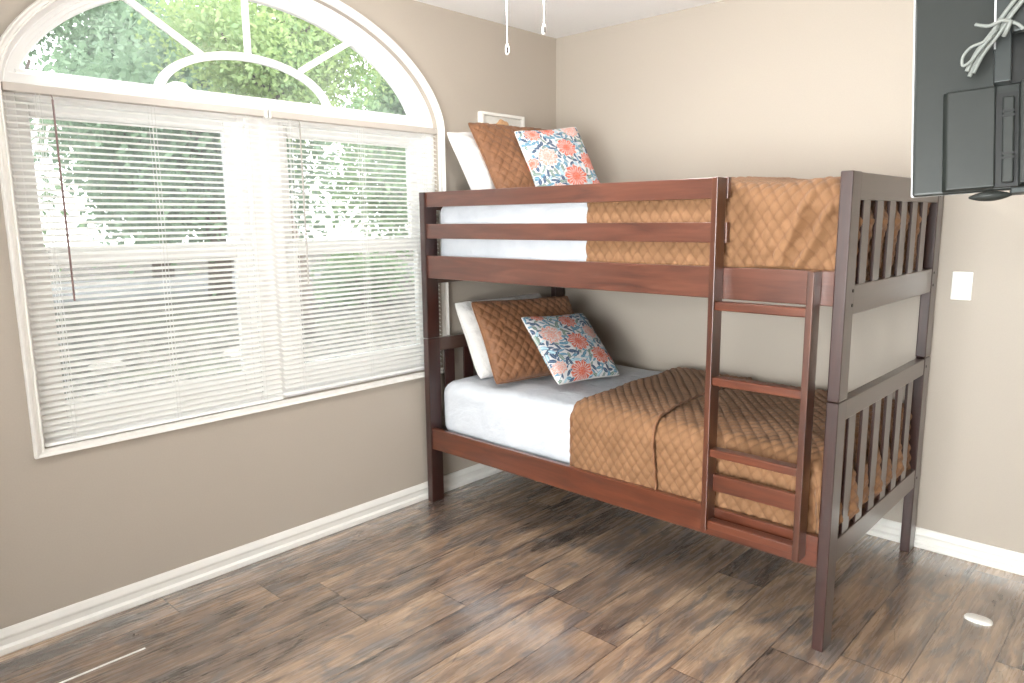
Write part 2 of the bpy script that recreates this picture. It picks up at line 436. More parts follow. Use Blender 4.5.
# ------------------------------------------------------------------ bunk bed
X0, X1 = .040, 2.034; YF, YB = -1.0825, -.022; PW, PD = .038, .078; ZT = 1.557; ZJ = .848
bed = empty('bunk_bed', ((X0 + X1) / 2, (YF + YB) / 2, 0),
            label='reddish brown wooden twin bunk bed with slatted ends and ladder, standing in the corner', cat='bunk bed')
for xa in (X0, X1 - PW):
    for ya in (YF, YB - PD):
        for z0, z1 in ((0, ZJ - .0012), (ZJ + .0012, ZT)):
            MB().box(xa, xa + PW, ya, ya + PD, z0, z1).build('post', M['wood_z'], bed, bevel=.004)
SLY = [-.955 + .1325 * i for i in range(6)]
def endboard(x, zlo, zlo2, zhi, zhi2, name):
    xa, xb = (x, x + .034) if name.startswith('head') else (x - .034, x)
    mb = MB()
    mb.box(xa, xb, YF + PD, YB - PD, zlo, zlo2).box(xa, xb, YF + PD, YB - PD, zhi, zhi2)
    e = mb.build(name, M['wood_y'], bed, bevel=.003)
    for ys in SLY:
        MB().box((xb - .014 if x > 1 else xa + .004), (xb - .004 if x > 1 else xa + .014), ys, ys + .066, zlo2 - .01, zhi + .01).build('slat', M['wood_z'], e, bevel=.002)
    return e
endboard(X1 - .002, .291, .372, .778, ZJ - .004, 'footboard')
endboard(X0 + .002, .291, .372, .778, ZJ - .004, 'headboard')
endboard(X1 - .002, 1.118, 1.212, 1.472, ZT - .002, 'footboard')
endboard(X0 + .002, 1.118, 1.212, 1.472, ZT - .002, 'headboard')
RYF = YF + .010
for z0, z1 in ((.283, .391), (1.1475, 1.2567)):
    MB().box(X0 + PW - .002, X1 - PW + .002, RYF, RYF + .025, z0, z1).build('side_rail', M['wood_rung'] if z0 < 1 else M['wood_x'], bed, bevel=.003)
    MB().box(X0 + PW - .002, X1 - PW + .002, YB - .035, YB - .010, z0, z1).build('side_rail', M['wood_x'], bed, bevel=.003)
for z0, z1 in ((1.3384, 1.4074), (1.487, ZT)):
    MB().box(X0 + PW - .002, 1.632, RYF, RYF + .022, z0, z1).build('guard_rail', M['wood_x'], bed, bevel=.0015)
    MB().box(X0 + PW - .002, X1 - PW + .002, YB - .033, YB - .011, z0, z1).build('guard_rail', M['wood_x'], bed, bevel=.0015)
for zz in (.325, 1.175):   # mattress supports
    mb = MB()
    for i in range(13): mb.box(.11 + i * .145, .19 + i * .145, YF + .037, YB - .036, zz - .009, zz + .009)
    mb.build('mattress_support', M['wood_y'], bed, bevel=.002)
# ladder: two uprights fixed to the front of the rails, four rungs and a spreader board
LY0, LY1 = -1.137, -1.0735
mb = MB(); mb.box(1.606, 1.627, LY0, LY1, .326, ZT - .002)
lu = mb.build('ladder_upright', M['wood_ladder'], bed, bevel=.002)
MB().box(1.935, 1.957, LY0, LY1, .312, 1.258).build('ladder_upright', M['wood_ladder'], bed, bevel=.003)
for zc in (1.128, .868, .612, .348):
    MB().box(1.6265, 1.9355, LY0 + .008, LY1 - .012, zc - .0145, zc + .0145).build('rung', M['wood_rung'], bed, bevel=.004)
MB().box(1.6265, 1.9355, LY1 - .022, LY1 - .001, .464, .526).build('spreader_board', M['wood_rung'], bed, bevel=.003)
bolts = [(X1, y, z) for z in (.331, .81, 1.145, 1.195, 1.5) for y in (YB - .055,)] + [(X1, y, z) for z in (1.15, 1.195) for y in (YF + .062,)]
for (x, y, z) in bolts:
    MB().tube([(x - .003, y, z), (x + .0015, y, z)], .0055, 12).build('bolt', M['bolt'], bed)

# ------------------------------------------------------------------ soft goods
def fbm(x, y, k=3, seed=0):
    r = np.random.default_rng(seed); o = np.zeros_like(x)
    for i in range(k * 4):
        f = 2 ** (i // 4); a = r.uniform(0, 2 * PI); ph = r.uniform(0, 2 * PI)
        o += np.sin((x * math.cos(a) + y * math.sin(a)) * f + ph) / f
    return o / 4

def rounded_box(name, x0, x1, y0, y1, z0, z1, r, mat, amp=.004, seed=1, parent=None):
    bm = bmesh.new(); bmesh.ops.create_cube(bm, size=2)
    bmesh.ops.subdivide_edges(bm, edges=bm.edges, cuts=44, use_grid_fill=True)
    c = Vector(((x0 + x1) / 2, (y0 + y1) / 2, (z0 + z1) / 2)); h = Vector(((x1 - x0) / 2, (y1 - y0) / 2, (z1 - z0) / 2))
    for v in bm.verts:
        p = Vector((v.co.x * h.x, v.co.y * h.y, v.co.z * h.z))
        q = Vector(tuple(max(-(h[i] - r), min(h[i] - r, p[i])) for i in range(3)))
        d = p - q
        n = d.normalized() if d.length > 1e-6 else Vector((0, 0, 0))
        w = noise.noise(Vector((p.x * 3 + seed, p.y * 3 + p.z * 2.0, p.z * 5 - p.x * 1.5))) * 1.0 + noise.noise(Vector((p.x * 11 + p.z * 9, p.y * 9, seed))) * .5
        v.co = c + q + n * (r + (w - .6) * amp)
    me = bpy.data.meshes.new(name); bm.to_mesh(me); bm.free()
    return link(name, me, mat, parent, smooth=True)

m1 = rounded_box('mattress', .078, 1.972, -1.030, -.062, .336, .636, .075, M['sheet'], .006, 1)
tag(m1, 'mattress in a fitted white sheet on the lower bunk', 'mattress', 'white-sheeted bunk mattresses')
m2 = rounded_box('mattress', .090, 1.972, -1.028, -.062, 1.187, 1.512, .06, M['sheet'], .005, 4)
tag(m2, 'mattress in a fitted white sheet on the upper bunk behind the guard rails', 'mattress', 'white-sheeted bunk mattresses')

CW, CH = .044, .060     # diamond cell
def quilt_surface(xa, xb, foot, ztop, zlow, zrear, yr, yf, rad=.07, rise=None, off=0, seed=0, puff=.0085, step=.0043, wr=.004, extra=None, zfoot=None):
    # s: along the bed, t: across, both as arc length
    Lx = xb - xa; Ld = foot
    ns = int((Lx + Ld) / step); s = np.linspace(0, Lx + Ld, ns)
    drop_r = ztop - zrear; top = (yr - yf) - 2 * rad; drop_f = ztop - zlow - rad
    q = PI / 2 * rad
    segs = [max(.001, drop_r - rad), q, top, q, drop_f]; Lt = sum(segs)
    nt = int(Lt / step); t = np.linspace(0, Lt, nt)
    y = np.zeros(nt); z = np.zeros(nt)
    for i, v in enumerate(t):
        if v < segs[0]: y[i] = yr; z[i] = zrear + v
        elif v < segs[0] + q:
            a = (v - segs[0]) / rad; y[i] = yr - rad + rad * math.cos(a); z[i] = ztop - rad + rad * math.sin(a)
        elif v < segs[0] + q + top:
            y[i] = yr - rad - (v - segs[0] - q); z[i] = ztop
        elif v < segs[0] + 2 * q + top:
            a = (v - segs[0] - q - top) / rad; y[i] = yf + rad - rad * math.sin(a); z[i] = ztop - rad + rad * math.cos(a)
        else: y[i] = yf; z[i] = ztop - rad - (v - segs[0] - 2 * q - top)
    rx = .055; xs = np.zeros(ns); dz = np.zeros(ns); Lf = Lx - rx
    for i, v in enumerate(s):
        if v < Lf or foot <= 0: xs[i] = xa + v
        elif v < Lf + PI / 2 * rx:
            a = (v - Lf) / rx; xs[i] = xa + Lf + rx * math.sin(a); dz[i] = rx - rx * math.cos(a)
        else: xs[i] = xb; dz[i] = rx + (v - Lf - PI / 2 * rx)
    S, TT = np.meshgrid(s, t, indexing='ij')
    X = np.repeat(xs[:, None], nt, 1); Y = np.repeat(y[None], ns, 0); Z = z[None] - dz[:, None]
    zmn = zlow if zfoot is None else zfoot
    Z = np.maximum(Z, zmn + (Z - zmn) * .02)
    P = np.stack([X, Y, Z], -1)
    if rise is not None: P[..., 2] += rise(X, Y, Z)
    gs = np.gradient(P, axis=0); gt = np.gradient(P, axis=1)
    N = np.cross(gs, gt); N /= np.linalg.norm(N, axis=-1, keepdims=True) + 1e-9
    ms, mt = ns // 2, int(nt * (segs[0] + q + top / 2) / Lt)
    if N[min(ms, ns - 1), mt, 2] < 0: N = -N
    wv = fbm(S * 5, TT * 5, 3, seed) * .012
    A = (S + wv) / CW + (TT) / CH; B = (S + wv) / CW - (TT - wv) / CH
    D = np.abs(np.sin(PI * A)) * np.abs(np.sin(PI * B))
    d = puff * (D ** .5) + wr * fbm(S * 18, TT * 18, 3, seed + 3) + off
    if extra is not None: d = d + extra(S, TT, X, Y, Z)
    global SEAM_SHADE; SEAM_SHADE = np.clip(1 - D / .24, 0, 1)
    return P + N * d[..., None], S, TT

# lower quilt: body, then the turned-back layer lying on it
def crown(X, Y, Z):
    return .006 * np.sin(np.clip((-Y) / 1.05, 0, 1) * PI)
def foot_sag(S, T_, X, Y, Z):
    return .006 * np.exp(-((X - 1.9) / .12) ** 2) * np.sin(T_ * 24)
def foot_folds(S, T_, X, Y, Z):
    k = np.clip((X - 1.86) / .1, 0, 1) * np.clip((.60 - Z) / .1, 0, 1)
    f6 = (.009 + .022 * (.5 + .5 * np.cos(2 * PI * (Y + .8557) / .1325)) ** .8) * np.clip((X - 1.96) / .02, 0, 1) * np.clip((Y + 1.0) / .03, 0, 1) * np.clip((-.2 - Y) / .05, 0, 1) * np.clip((.60 - Z) / .05, 0, 1) * np.clip((Z - .38) / .04, 0, 1) 
    return f6 + foot_sag(S, T_, X, Y, Z) + .014 * k * np.sin(X * 150 + Z * 12)
P, S_, T_ = quilt_surface(1.28, 1.990, .30, .648, .350, .585, -.052, -1.038, .075, crown, seed=2, extra=foot_folds)
q1 = grid_mesh('quilt', P, M['quilt'], colors=SEAM_SHADE)
s_ = q1.modifiers.new('solid', 'SOLIDIFY'); s_.thickness = .006; s_.offset = -1
tag(q1, 'caramel diamond-quilted bedspread covering the foot half of the lower bunk, its top edge folded back', 'quilt', 'caramel diamond quilts')
def lipcurl(S, T_, X, Y, Z):
    e1 = np.exp(-((S) / .012) ** 2); e2 = np.exp(-((S - S.max()) / .014) ** 2)
    return -.006 * e1 + .003 * e2
P, S_, T_ = quilt_surface(.945, 1.352, 0, .650, .360, .585, -.052, -1.040, .075, crown, off=.009, seed=5, extra=lipcurl)
# the fold's edges run slightly askew to the bed, as laid
fx = (S_ / S_.max())
P[..., 0] += (-.05 * (P[..., 1] + 1.04)) * (1 - fx) + (.02 * np.sin(T_ * 5 + 1)) * fx * 1.0 + (-.09 * np.clip(P[..., 1] + 1.04, 0, 1)) * fx
qf = grid_mesh('folded_edge', P, M['quilt'], q1, SEAM_SHADE)
s_ = qf.modifiers.new('solid', 'SOLIDIFY'); s_.thickness = .011; s_.offset = -1
# stitched border strips along both edges of the fold
for col, sg in ((0, -1), (-1, 1)):
    pts = [tuple(P[col, j] + np.array([0, 0, -.003])) for j in range(0, P.shape[1], 4)]
    MB().tube(pts, .0052, 8).build('binding', M['sham'], qf, smooth=True)

# upper quilt
def up_rise(X, Y, Z):
    k = np.clip((X - 1.02) / .5, 0, 1); k = k * k * (3 - 2 * k)
    t = np.clip((Z - 1.40) / .14, 0, 1)
    a = np.clip((Y + 1.03) / .75, 0, 1); a = a * (2 - a)
    far = np.clip((X - 1.45) / .4, 0, 1)
    return .012 * t * (1 - 1.6 * far) + .042 * k * t * a * (1 - .62 * far)
def up_folds(S, T_, X, Y, Z):
    k = np.clip((X - 1.55) / .2, 0, 1)
    f1 = .026 * np.exp(-(((X - 1.86) + (Z - 1.40) * -.42) / .020) ** 2) * np.clip((1.52 - Z) / .08, 0, 1)
    f2 = .022 * np.exp(-(((X - 1.93) + (Z - 1.38) * -.50) / .018) ** 2) * np.clip((1.50 - Z) / .06, 0, 1)
    f3 = .012 * k * fbm(X * 16 + Z * 10, Z * 18, 2, 9)
    f4 = -.010 * np.exp(-(((X - 1.79) + (Z - 1.3) * .1) / .012) ** 2) * np.clip((1.33 - Z) / .05, 0, 1)
    f5 = .016 * np.exp(-(((X - 1.80) + (Z - 1.42) * -.25) / .05) ** 2) * np.clip((1.51 - Z) / .08, 0, 1)
    f6 = (.009 + .022 * (.5 + .5 * np.cos(2 * PI * (Y + .8557) / .1325)) ** .8) * np.clip((X - 1.96) / .02, 0, 1) * np.clip((Y + 1.0) / .03, 0, 1) * np.clip((-.2 - Y) / .05, 0, 1) * np.clip((1.46 - Z) / .05, 0, 1) * np.clip((Z - 1.22) / .04, 0, 1) 
    return f1 + f2 + f3 + f4 + f5 + f6
P, S_, T_ = quilt_surface(1.018, 1.990, .34, 1.532, 1.200, 1.46, -.045, -1.037, .07, up_rise, off=.0, seed=11, extra=up_folds, wr=.005, zfoot=1.19)
guard = (P[..., 0] < 1.66)
P[..., 1] = np.where(guard, np.maximum(P[..., 1], -1.0470), np.maximum(P[..., 1], -1.072))
P[..., 1] = np.where((P[..., 2] < 1.262), np.maximum(P[..., 1], -1.0445), P[..., 1])
q2 = grid_mesh('quilt', P, M['quilt'], colors=SEAM_SHADE)
s_ = q2.modifiers.new('solid', 'SOLIDIFY'); s_.thickness = .006; s_.offset = -1
tag(q2, 'rumpled caramel diamond-quilted bedspread over the foot half of the upper bunk', 'quilt', 'caramel diamond quilts')

# ---- pillows
def pillow(name, pose, th, mat, n=90, pinch=.06, quilted=False, seed=0, painter=None, flange=0, fat=.42, wob=.004):
    x, y, z, yaw, lean, roll, w, h = pose
    n0 = Vector((math.cos(yaw), math.sin(yaw), 0)); W = Vector((-math.sin(yaw), math.cos(yaw), 0))
    U = Vector((0, 0, 1)) * math.cos(lean) - n0 * math.sin(lean)
    W2 = W * math.cos(roll) + U * math.sin(roll); U2 = U * math.cos(roll) - W * math.sin(roll)
    Nn = W2.cross(U2)                       # points to the room (+x)
    u = np.linspace(-1, 1, n); 
    u = np.sign(u) * (1 - (1 - np.abs(u)) ** 1.25)
    Ug, Vg = np.meshgrid(u, u, indexing='ij')
    px = w / 2 * Ug * (1 - pinch * (1 - Vg ** 2) * Ug ** 2)
    pz = h / 2 * Vg * (1 - pinch * (1 - Ug ** 2) * Vg ** 2)
    cr = 1 - .045 * (np.abs(Ug) * np.abs(Vg)) ** 5; px = px * cr; pz = pz * cr
    prof = (np.clip(1 - np.abs(Ug) ** 2.2, 0, 1) * np.clip(1 - np.abs(Vg) ** 2.2, 0, 1)) ** fat
    t = th / 2 * prof * (1 + .18 * -Vg)
    wr = fbm(Ug * 5, Vg * 5, 3, seed) * wob * (1.2 - prof) + fbm(Ug * 14, Vg * 9, 2, seed + 1) * wob * .5
    # puckers running in from the seams
    rad_ = (Ug ** 2 + Vg ** 2) ** .5
    puck = np.sin(np.arctan2(Vg, Ug) * 22 + seed) * wob * .6 * np.clip(rad_ - .5, 0, 1) * prof
    front = t + wr * (prof > 0) * prof ** .4 + puck
    if quilted:
        A = px / .05 + pz / .062; B = px / .05 - pz / .062
        front = front + .0075 * (np.abs(np.sin(PI * A)) * np.abs(np.sin(PI * B))) ** .5 * np.clip(prof * 3, 0, 1)
    zoff = h / 2
    c = np.array([x, y, z]); a = np.array(W2); b = np.array(U2); d = np.array(Nn)
    bendf = .0
    F = c + px[..., None] * a + (pz + zoff)[..., None] * b + front[..., None] * d
    Bk = c + px[..., None] * a + (pz + zoff)[..., None] * b - (t * .9)[..., None] * d
    N = n * n; idx = np.arange(N).reshape(n, n)
    V = F.reshape(-1, 3).tolist(); 
    inner = np.zeros((n, n), bool); inner[1:-1, 1:-1] = True
    bid = idx.copy(); k = N; Bf = Bk.reshape(-1, 3)
    bid2 = bid.reshape(-1)
    for i in np.nonzero(inner.reshape(-1))[0]:
        V.append(Bf[i].tolist()); bid2[i] = k; k += 1
    fq = np.stack([idx[:-1, :-1], idx[1:, :-1], idx[1:, 1:], idx[:-1, 1:]], -1).reshape(-1, 4)
    bq = np.stack([bid[:-1, :-1], bid[:-1, 1:], bid[1:, 1:], bid[1:, :-1]], -1).reshape(-1, 4)
    me = bpy.data.meshes.new(name); me.from_pydata(V, [], fq.tolist() + bq.tolist())
    if painter:
        colr = painter(Ug, Vg).reshape(-1, 4)
        at = me.color_attributes.new('print', 'FLOAT_COLOR', 'POINT')
        full = np.ones((len(V), 4)); full[:N] = colr; full[N:] = colr[np.nonzero(inner.reshape(-1))[0]]
        at.data.foreach_set('color', full.reshape(-1))
    o = link(name, me, mat, smooth=True)
    # welt along the seam
    per = [idx[i, 0] for i in range(n)] + [idx[n - 1, j] for j in range(1, n)] + [idx[i, n - 1] for i in range(n - 2, -1, -1)] + [idx[0, j] for j in range(n - 2, -1, -1)]
    pts = [V[i] for i in per[::2]] + [V[per[0]]]
    return o, pts

LP = '{} '
def mkpillow(name, pose, th, mat, label, cat, group, weltmat=None, wr_=.0035, **k):
    o, pts = pillow(name, pose, th, mat, **k)
    tag(o, label, cat, group)
    if weltmat: MB().tube(pts, wr_, 6, caps=False).build('welt', weltmat, o, smooth=True)
    return o

C_W = lin(218, 218, 220)[:3]; C_CO = lin(216, 110, 88)[:3]; C_PK = lin(226, 162, 146)[:3]
C_NV = lin(62, 84, 112)[:3]; C_TL = lin(96, 140, 164)[:3]; C_LB = lin(158, 190, 208)[:3]; C_SG = lin(120, 140, 132)[:3]
def make_painter(flowers, seed):
    r = random.Random(seed)
    leaves = []
    tries = 0
    while len(leaves) < 230 and tries < 6000:
        tries += 1
        x, y = r.uniform(-1, 1), r.uniform(-1, 1)
        if any((x - fx) ** 2 + (y - fy) ** 2 < (fr * .93) ** 2 for fx, fy, fr, _ in flowers): continue
        if any((x - l[0]) ** 2 + (y - l[1]) ** 2 < .10 ** 2 for l in leaves): continue
        leaves.append((x, y, r.uniform(.07, .125), r.uniform(.026, .045), math.sin(x * 3.1 + seed) * 1.6 + math.cos(y * 4.3) * 1.4 + r.choice((-.8, .8)), r.choice((C_NV, C_NV, C_TL, C_TL, C_LB, C_SG))))
    def paint(U, V):
        n = U.shape[0]; col = np.ones(U.shape + (4,)); col[..., :3] = C_W
        # stems
        for k in range(7):
            ph = k * 1.3 + seed
            g = np.abs(V - (math.sin(ph) * .8 + .32 * np.sin(U * 3.4 + ph * 2)))
            msk = g < .010
            col[msk, :3] = C_TL
        for (x, y, a, b, th, c) in leaves:
            dx, dy = U - x, V - y
            p = (dx * math.cos(th) + dy * math.sin(th)) / a; q = (-dx * math.sin(th) + dy * math.cos(th)) / b
            w = p * p + np.abs(q) ** 1.3
            msk = w < 1; col[msk, :3] = c
            ms2 = (w < 1) & (np.abs(q) < .14); col[ms2, :3] = [min(1, v * 1.7 + .1) for v in c]
        for (fx, fy, fr, tone) in flowers:
            dx, dy = (U - fx), (V - fy); rr = np.sqrt(dx * dx + (dy * 1.12) ** 2) / fr; an = np.arctan2(dy, dx)
            edge = 1 + .10 * np.sin(an * 9 + fx * 7) + .05 * np.sin(an * 17)
            m0 = rr < edge * 1.06; col[m0, :3] = C_W
            m1_ = rr < edge
            base = np.array(C_CO if tone > .5 else C_PK); lt = np.array(C_PK if tone > .5 else C_W)
            pet = .5 + .5 * np.sin(rr * 13 + 1.6 * np.sin(an * 6 + rr * 3 + fx * 9) + .8 * np.sin(an * 11 + fy * 5))
            pet = np.clip(pet * 2.2 - 1.15, 0, 1) * (rr > .12)
            pc = base * (1 - pet[..., None] * .75) + lt * pet[..., None] * .75
            col[m1_, :3] = pc[m1_]
            dots = (np.abs(np.sin(an * 10)) > .93) & (rr > .35) & (rr < .9) & m1_
            col[dots, :3] = C_W
            pass
        return col
    return paint
# u runs along the bed width away from the camera, v upward
F_UP = [(.16, .30, .27, 1), (.10, -.52, .32, 1), (-.52, .10, .26, 0), (.74, -.12, .27, 1), (-.62, .80, .20, 1), (-.12, .92, .20, .6), (.62, .86, .25, 0), (.80, -.88, .26, 1), (-.50, -.82, .20, 0), (-.96, .02, .14, 1)]
F_LO = [(.12, .66, .23, 1), (.0, -.02, .27, 1), (.46, -.46, .25, 1), (-.62, .28, .27, 0), (.62, .26, .22, 0), (-.62, .93, .17, 1), (-.30, -.84, .30, 1), (.92, -.52, .16, 1), (-.85, -.62, .18, 0), (.30, 1.0, .15, 0)]
G = 'bed pillows on the bunk bed'
mkpillow('pillow', (.268, -.585, .636, -.02, .46, .0, .66, .425), .18, M['pillowcase'], 'plain white pillow leaning against the headboard at the back of the lower bunk', 'pillow', G, M['pillowcase'], .002, seed=3, wob=.011)
mkpillow('pillow', (.300, -.61, 1.520, -.04, .56, .03, .66, .40), .17, M['pillowcase'], 'plain white pillow rearmost on the upper bunk beside the window', 'pillow', G, M['pillowcase'], .002, seed=5, wob=.011)
mkpillow('pillow', (.505, -.680, .648, -.12, .50, -.03, .66, .435), .13, M['sham'], 'caramel quilted pillow sham leaning on the white pillow of the lower bunk', 'pillow', G, M['sham'], .004, quilted=True, wob=.009, seed=7, n=130)
mkpillow('pillow', (.440, -.595, 1.515, -.10, .58, .0, .62, .45), .13, M['sham'], 'caramel quilted pillow sham on the upper bunk, behind the upright floral cushion', 'pillow', G, M['sham'], .004, quilted=True, wob=.009, seed=9, n=130)
mkpillow('cushion', (.745, -.640, .660, -.03, .74, -.065, .455, .40), .11, M['floral'], 'coral and blue floral square cushion leaning on the caramel sham of the lower bunk', 'cushion', 'floral cushions', M['pillowcase'], .003, seed=12, n=300, painter=make_painter(F_LO, 2), pinch=.07)
mkpillow('cushion', (.530, -.505, 1.522, -.18, .42, .13, .43, .385), .11, M['floral'], 'coral and blue floral square cushion standing at the head of the upper bunk', 'cushion', 'floral cushions', M['pillowcase'], .003, seed=15, n=300, painter=make_painter(F_UP, 5), pinch=.07)

# ------------------------------------------------------------------ small things
pl = empty('wall_plaque', (0, -.475, 1.66), label='small white framed plaque with tan shell shape above the upper bunk pillows', cat='plaque')
MB().box(0.001, .016, -.625, -.325, 1.665, 1.965).build('board', plain('plaque_board', (222, 220, 214), .6, nscale=30), pl)
mb = MB(); ring(mb, .001, .034, -.640, -.310, 1.650, 1.978, .016); mb.build('frame', M['trim'], pl, bevel=.003)
mb = MB(); rows = []
for i in range(9):
    rr = .062 * math.cos(i / 8 * PI / 2); x = .016 + .016 * math.sin(i / 8 * PI / 2)
    rows.append([(x, -.470 + rr * (1 + .06 * math.cos(7 * a)) * math.cos(a), 1.888 + rr * (1 + .06 * math.cos(7 * a)) * math.sin(a)) for a in [2 * PI * k / 42 for k in range(43)]])
mb.sheet(rows); sh = mb.build('shell_ornament', plain('tan_shell', (202, 160, 118), .6, nscale=60, namp=.12), pl, smooth=True); sh['label'] = 'tan rounded shell ornament'

sw = empty('wall_plate', (2.121, 0, 1.142), label='blank white wall plate on the back wall right of the bunk bed', cat='wall plate')
MB().box(2.084, 2.158, -.0075, -.0005, 1.084, 1.199).build('cover', M['plate'], sw, bevel=.004)
for zz in (1.113, 1.170): MB().tube([(2.121, -.0086, zz), (2.121, -.007, zz)], .003, 10).build('screw', M['plate'], sw)

mb = MB(); rows = []
for k, (sx, z) in enumerate(((1.0, 0), (1.0, .004), (.94, .008), (.82, .0105), (.4, .012), (.01, .012))):
    rows.append([(2.368 + .044 * sx * math.copysign(abs(math.cos(a)) ** .75, math.cos(a)), -.512 + .028 * sx * math.copysign(abs(math.sin(a)) ** .8, math.sin(a)), z + .0005) for a in [2 * PI * j / 48 for j in range(49)]])
mb.sheet(rows); tag(mb.build('oval_cap', M['plate'], smooth=True), 'small white oval plastic cap lying on the floor right of the bunk bed', 'cap')
mb = MB(); mb.box(.3275, .3345, -2.86, -2.585, .0005, .004); tag(mb.build('white_strip', M['plate'], bevel=.001), 'thin white strip on the floorboards below the left end of the window', 'strip')  # thin raised white line along the floorboards

# ceiling fan; only its two pull chains hang into the photograph
fan = empty('ceiling_fan', (1.18, -1.58, H), label='ceiling fan of which two white pull chains hang into view near the ceiling corner', cat='ceiling fan')
mb = MB(); cx, cy = 1.18, -1.575
def lathe(mb, prof, cx, cy, n=32):
    mb.sheet([[(cx + r * math.cos(2 * PI * k / n), cy + r * math.sin(2 * PI * k / n), z) for k in range(n + 1)] for r, z in prof]); return mb
lathe(MB(), [(.0, H), (.07, H - .001), (.06, H - .03), (.02, H - .04), (.02, H - .06), (.10, H - .07), (.115, H - .10), (.115, H - .15), (.09, H - .175), (.05, H - .18), (.05, H - .22), (0, H - .225)], cx, cy).build('motor_housing', M['brass'], fan, smooth=True)
bl = plain('fan_blade_white', (232, 230, 226), .5, nscale=10)
for k in range(5):
    a = 2 * PI * k / 5 + .3; d = Vector((math.cos(a), math.sin(a), 0)); c = Vector((cx, cy, H - .10))
    MB().obox(c + d * .31, (d, Vector((-d.y, d.x, .15)).normalized(), Vector((0, 0, 1))), (.20, .055, .004)).build('blade', bl, fan, bevel=.003)
for (x, y, zt, zk, nm) in ((1.121, -1.600, H - .2, 1.943, ''), (1.234, -1.550, H - .2, 1.993, '')):
    mb = MB(); n = int((zt - zk - .03) / .0032); pts = []; rr = []
    for i in range(n + 1):
        pts.append((x, y, zk + .03 + (zt - zk - .03) * i / n)); rr.append(.0015 if i % 2 else .0008)
    mb.tube(pts, rr, 6); ch = mb.build('pull_chain', M['chain'], fan, smooth=True)
    mb = MB(); mb.tube([(x, y, zk), (x, y, zk + .003), (x, y, zk + .010), (x, y, zk + .026), (x, y, zk + .033)], [.003, .0058, .0068, .0058, .002], 14)
    kb = mb.build('pull_knob', M['plate'], ch, smooth=True)
    MB().obox((x + .0058, y - .0035, zk + .014), (Vector((1, 0, 0)), Vector((0, 1, 0)), Vector((0, 0, 1))), (.0018, .002, .009)).build('knob_inset', M['bolt'], kb)

# ------------------------------------------------------------------ television seen from behind, on an arm
tv = empty('television', (2.74, -1.75, 1.458), label='grey flat television on a swing arm at the top right, seen from behind', cat='television')
DA = Vector((.981, .193, 0)).normalized(); AW = Vector((-DA.y, DA.x, 0)); tl = math.radians(9.5)
UP = Vector((0, 0, 1)) * math.cos(tl) + AW * math.sin(tl); NB = -(AW * math.cos(tl) - Vector((0, 0, 1)) * math.sin(tl))
O = Vector((2.388, -1.814, 1.458)); _u = UP.copy(); UP = (UP - DA * .065).normalized(); DA = (DA + _u * .065).normalized()
def tvbox(a0, a1, h0, h1, n0, n1): 
    return MB().obox(O + DA * (a0 + a1) / 2 + UP * (h0 + h1) / 2 + NB * (n0 + n1) / 2, (DA, UP, NB), ((a1 - a0) / 2, (h1 - h0) / 2, (n1 - n0) / 2))
def tp(a, h, n): return O + DA * a + UP * h + NB * n
tvbox(0, .73, 0, .43, -.012, 0).build('back_panel', M['tv_dark'], tv, bevel=.006, segs=3)
tvbox(-.003, .733, .001, .433, -.020, -.010).build('bezel', M['tv_silver'], tv, bevel=.003)
tvbox(.012, .718, .014, .418, -.0235, -.0215).build('screen', M['tv_black'], tv)
# housings: profile swept across the width
def wedge(a0, a1, h0, h1, n1, sl, name, mat):
    mb = MB(); P0 = [tp(a0 - sl, h0, 0), tp(a1, h0, 0), tp(a1, h1 + sl * .3, 0), tp(a0 - sl, h1 + sl * .3, 0)]
    P1 = [tp(a0, h0 + .003, n1), tp(a1, h0 + .003, n1), tp(a1, h1, n1), tp(a0, h1, n1)]
    mb.v = [tuple(p) for p in P0 + P1]; mb.f = [(0, 1, 2, 3), (4, 5, 6, 7), (0, 1, 5, 4), (1, 2, 6, 5), (2, 3, 7, 6), (3, 0, 4, 7)]
    return mb.build(name, mat, tv, bevel=.003)
wedge(.056, .132, .002, .188, .014, .008, 'lower_housing', M['tv_dark'])
wedge(.168, .66, .002, .188, .030, .002, 'lower_housing', M['tv_dark'])
tvbox(.132, .168, .004, .175, 0, .008).build('cable_recess', M['tv_black'], tv)
hs = tvbox(.142, .160, .010, .165, .008, .020).build('connector_column', M['tv_dark'], tv, bevel=.003)
for hh in (.052, .060, .128, .136): tvbox(.141, .160, hh, hh + .004, .0195, .021).build('slot', M['tv_black'], hs)
tvbox(.150, .58, .19, .42, 0, .010).build('recessed_plate', M['tv_black'], tv)
for a0 in (.128, .575):
    r = tvbox(a0, a0 + .026, .19, .425, 0, .026).build('mount_bracket', M['tv_arm'], tv, bevel=.002)
    tvbox(a0 - .001, a0 + .002, .25, .425, .024, .029).build('bracket_lip', M['tv_silver'], r)
tvbox(.154, .575, .27, .38, .03, .045).build('mount_plate', M['tv_arm'], tv, bevel=.003)
mb = MB(); rows = []
for i in range(9):
    t = i / 8; s = math.sin(PI * min(max(t, .02), .98)) ** .6
    rows.append([tuple(tp(.092 + .066 * t, -.012 + .009 * s * math.sin(a), .012 + .014 * s * math.cos(a))) for a in [2 * PI * k / 16 for k in range(17)]])
mb.sheet(rows); mb.build('stand_socket', M['tv_dark'], tv, smooth=True)
tvbox(.155, .60, -.012, -.001, .0, .026).build('bottom_cover', M['tv_arm'], tv, bevel=.003)
elbow = tp(.36, .325, .30); wallp = Vector((RX - .02, -2.15, elbow.z))
arm = MB(); arm.bar(tp(.36, .325, .045), elbow, .04, .02, (0, 0, 1)).bar(elbow, wallp, .04, .02, (0, 0, 1)).tube([elbow - Vector((0, 0, .03)), elbow + Vector((0, 0, .03))], .022, 14)
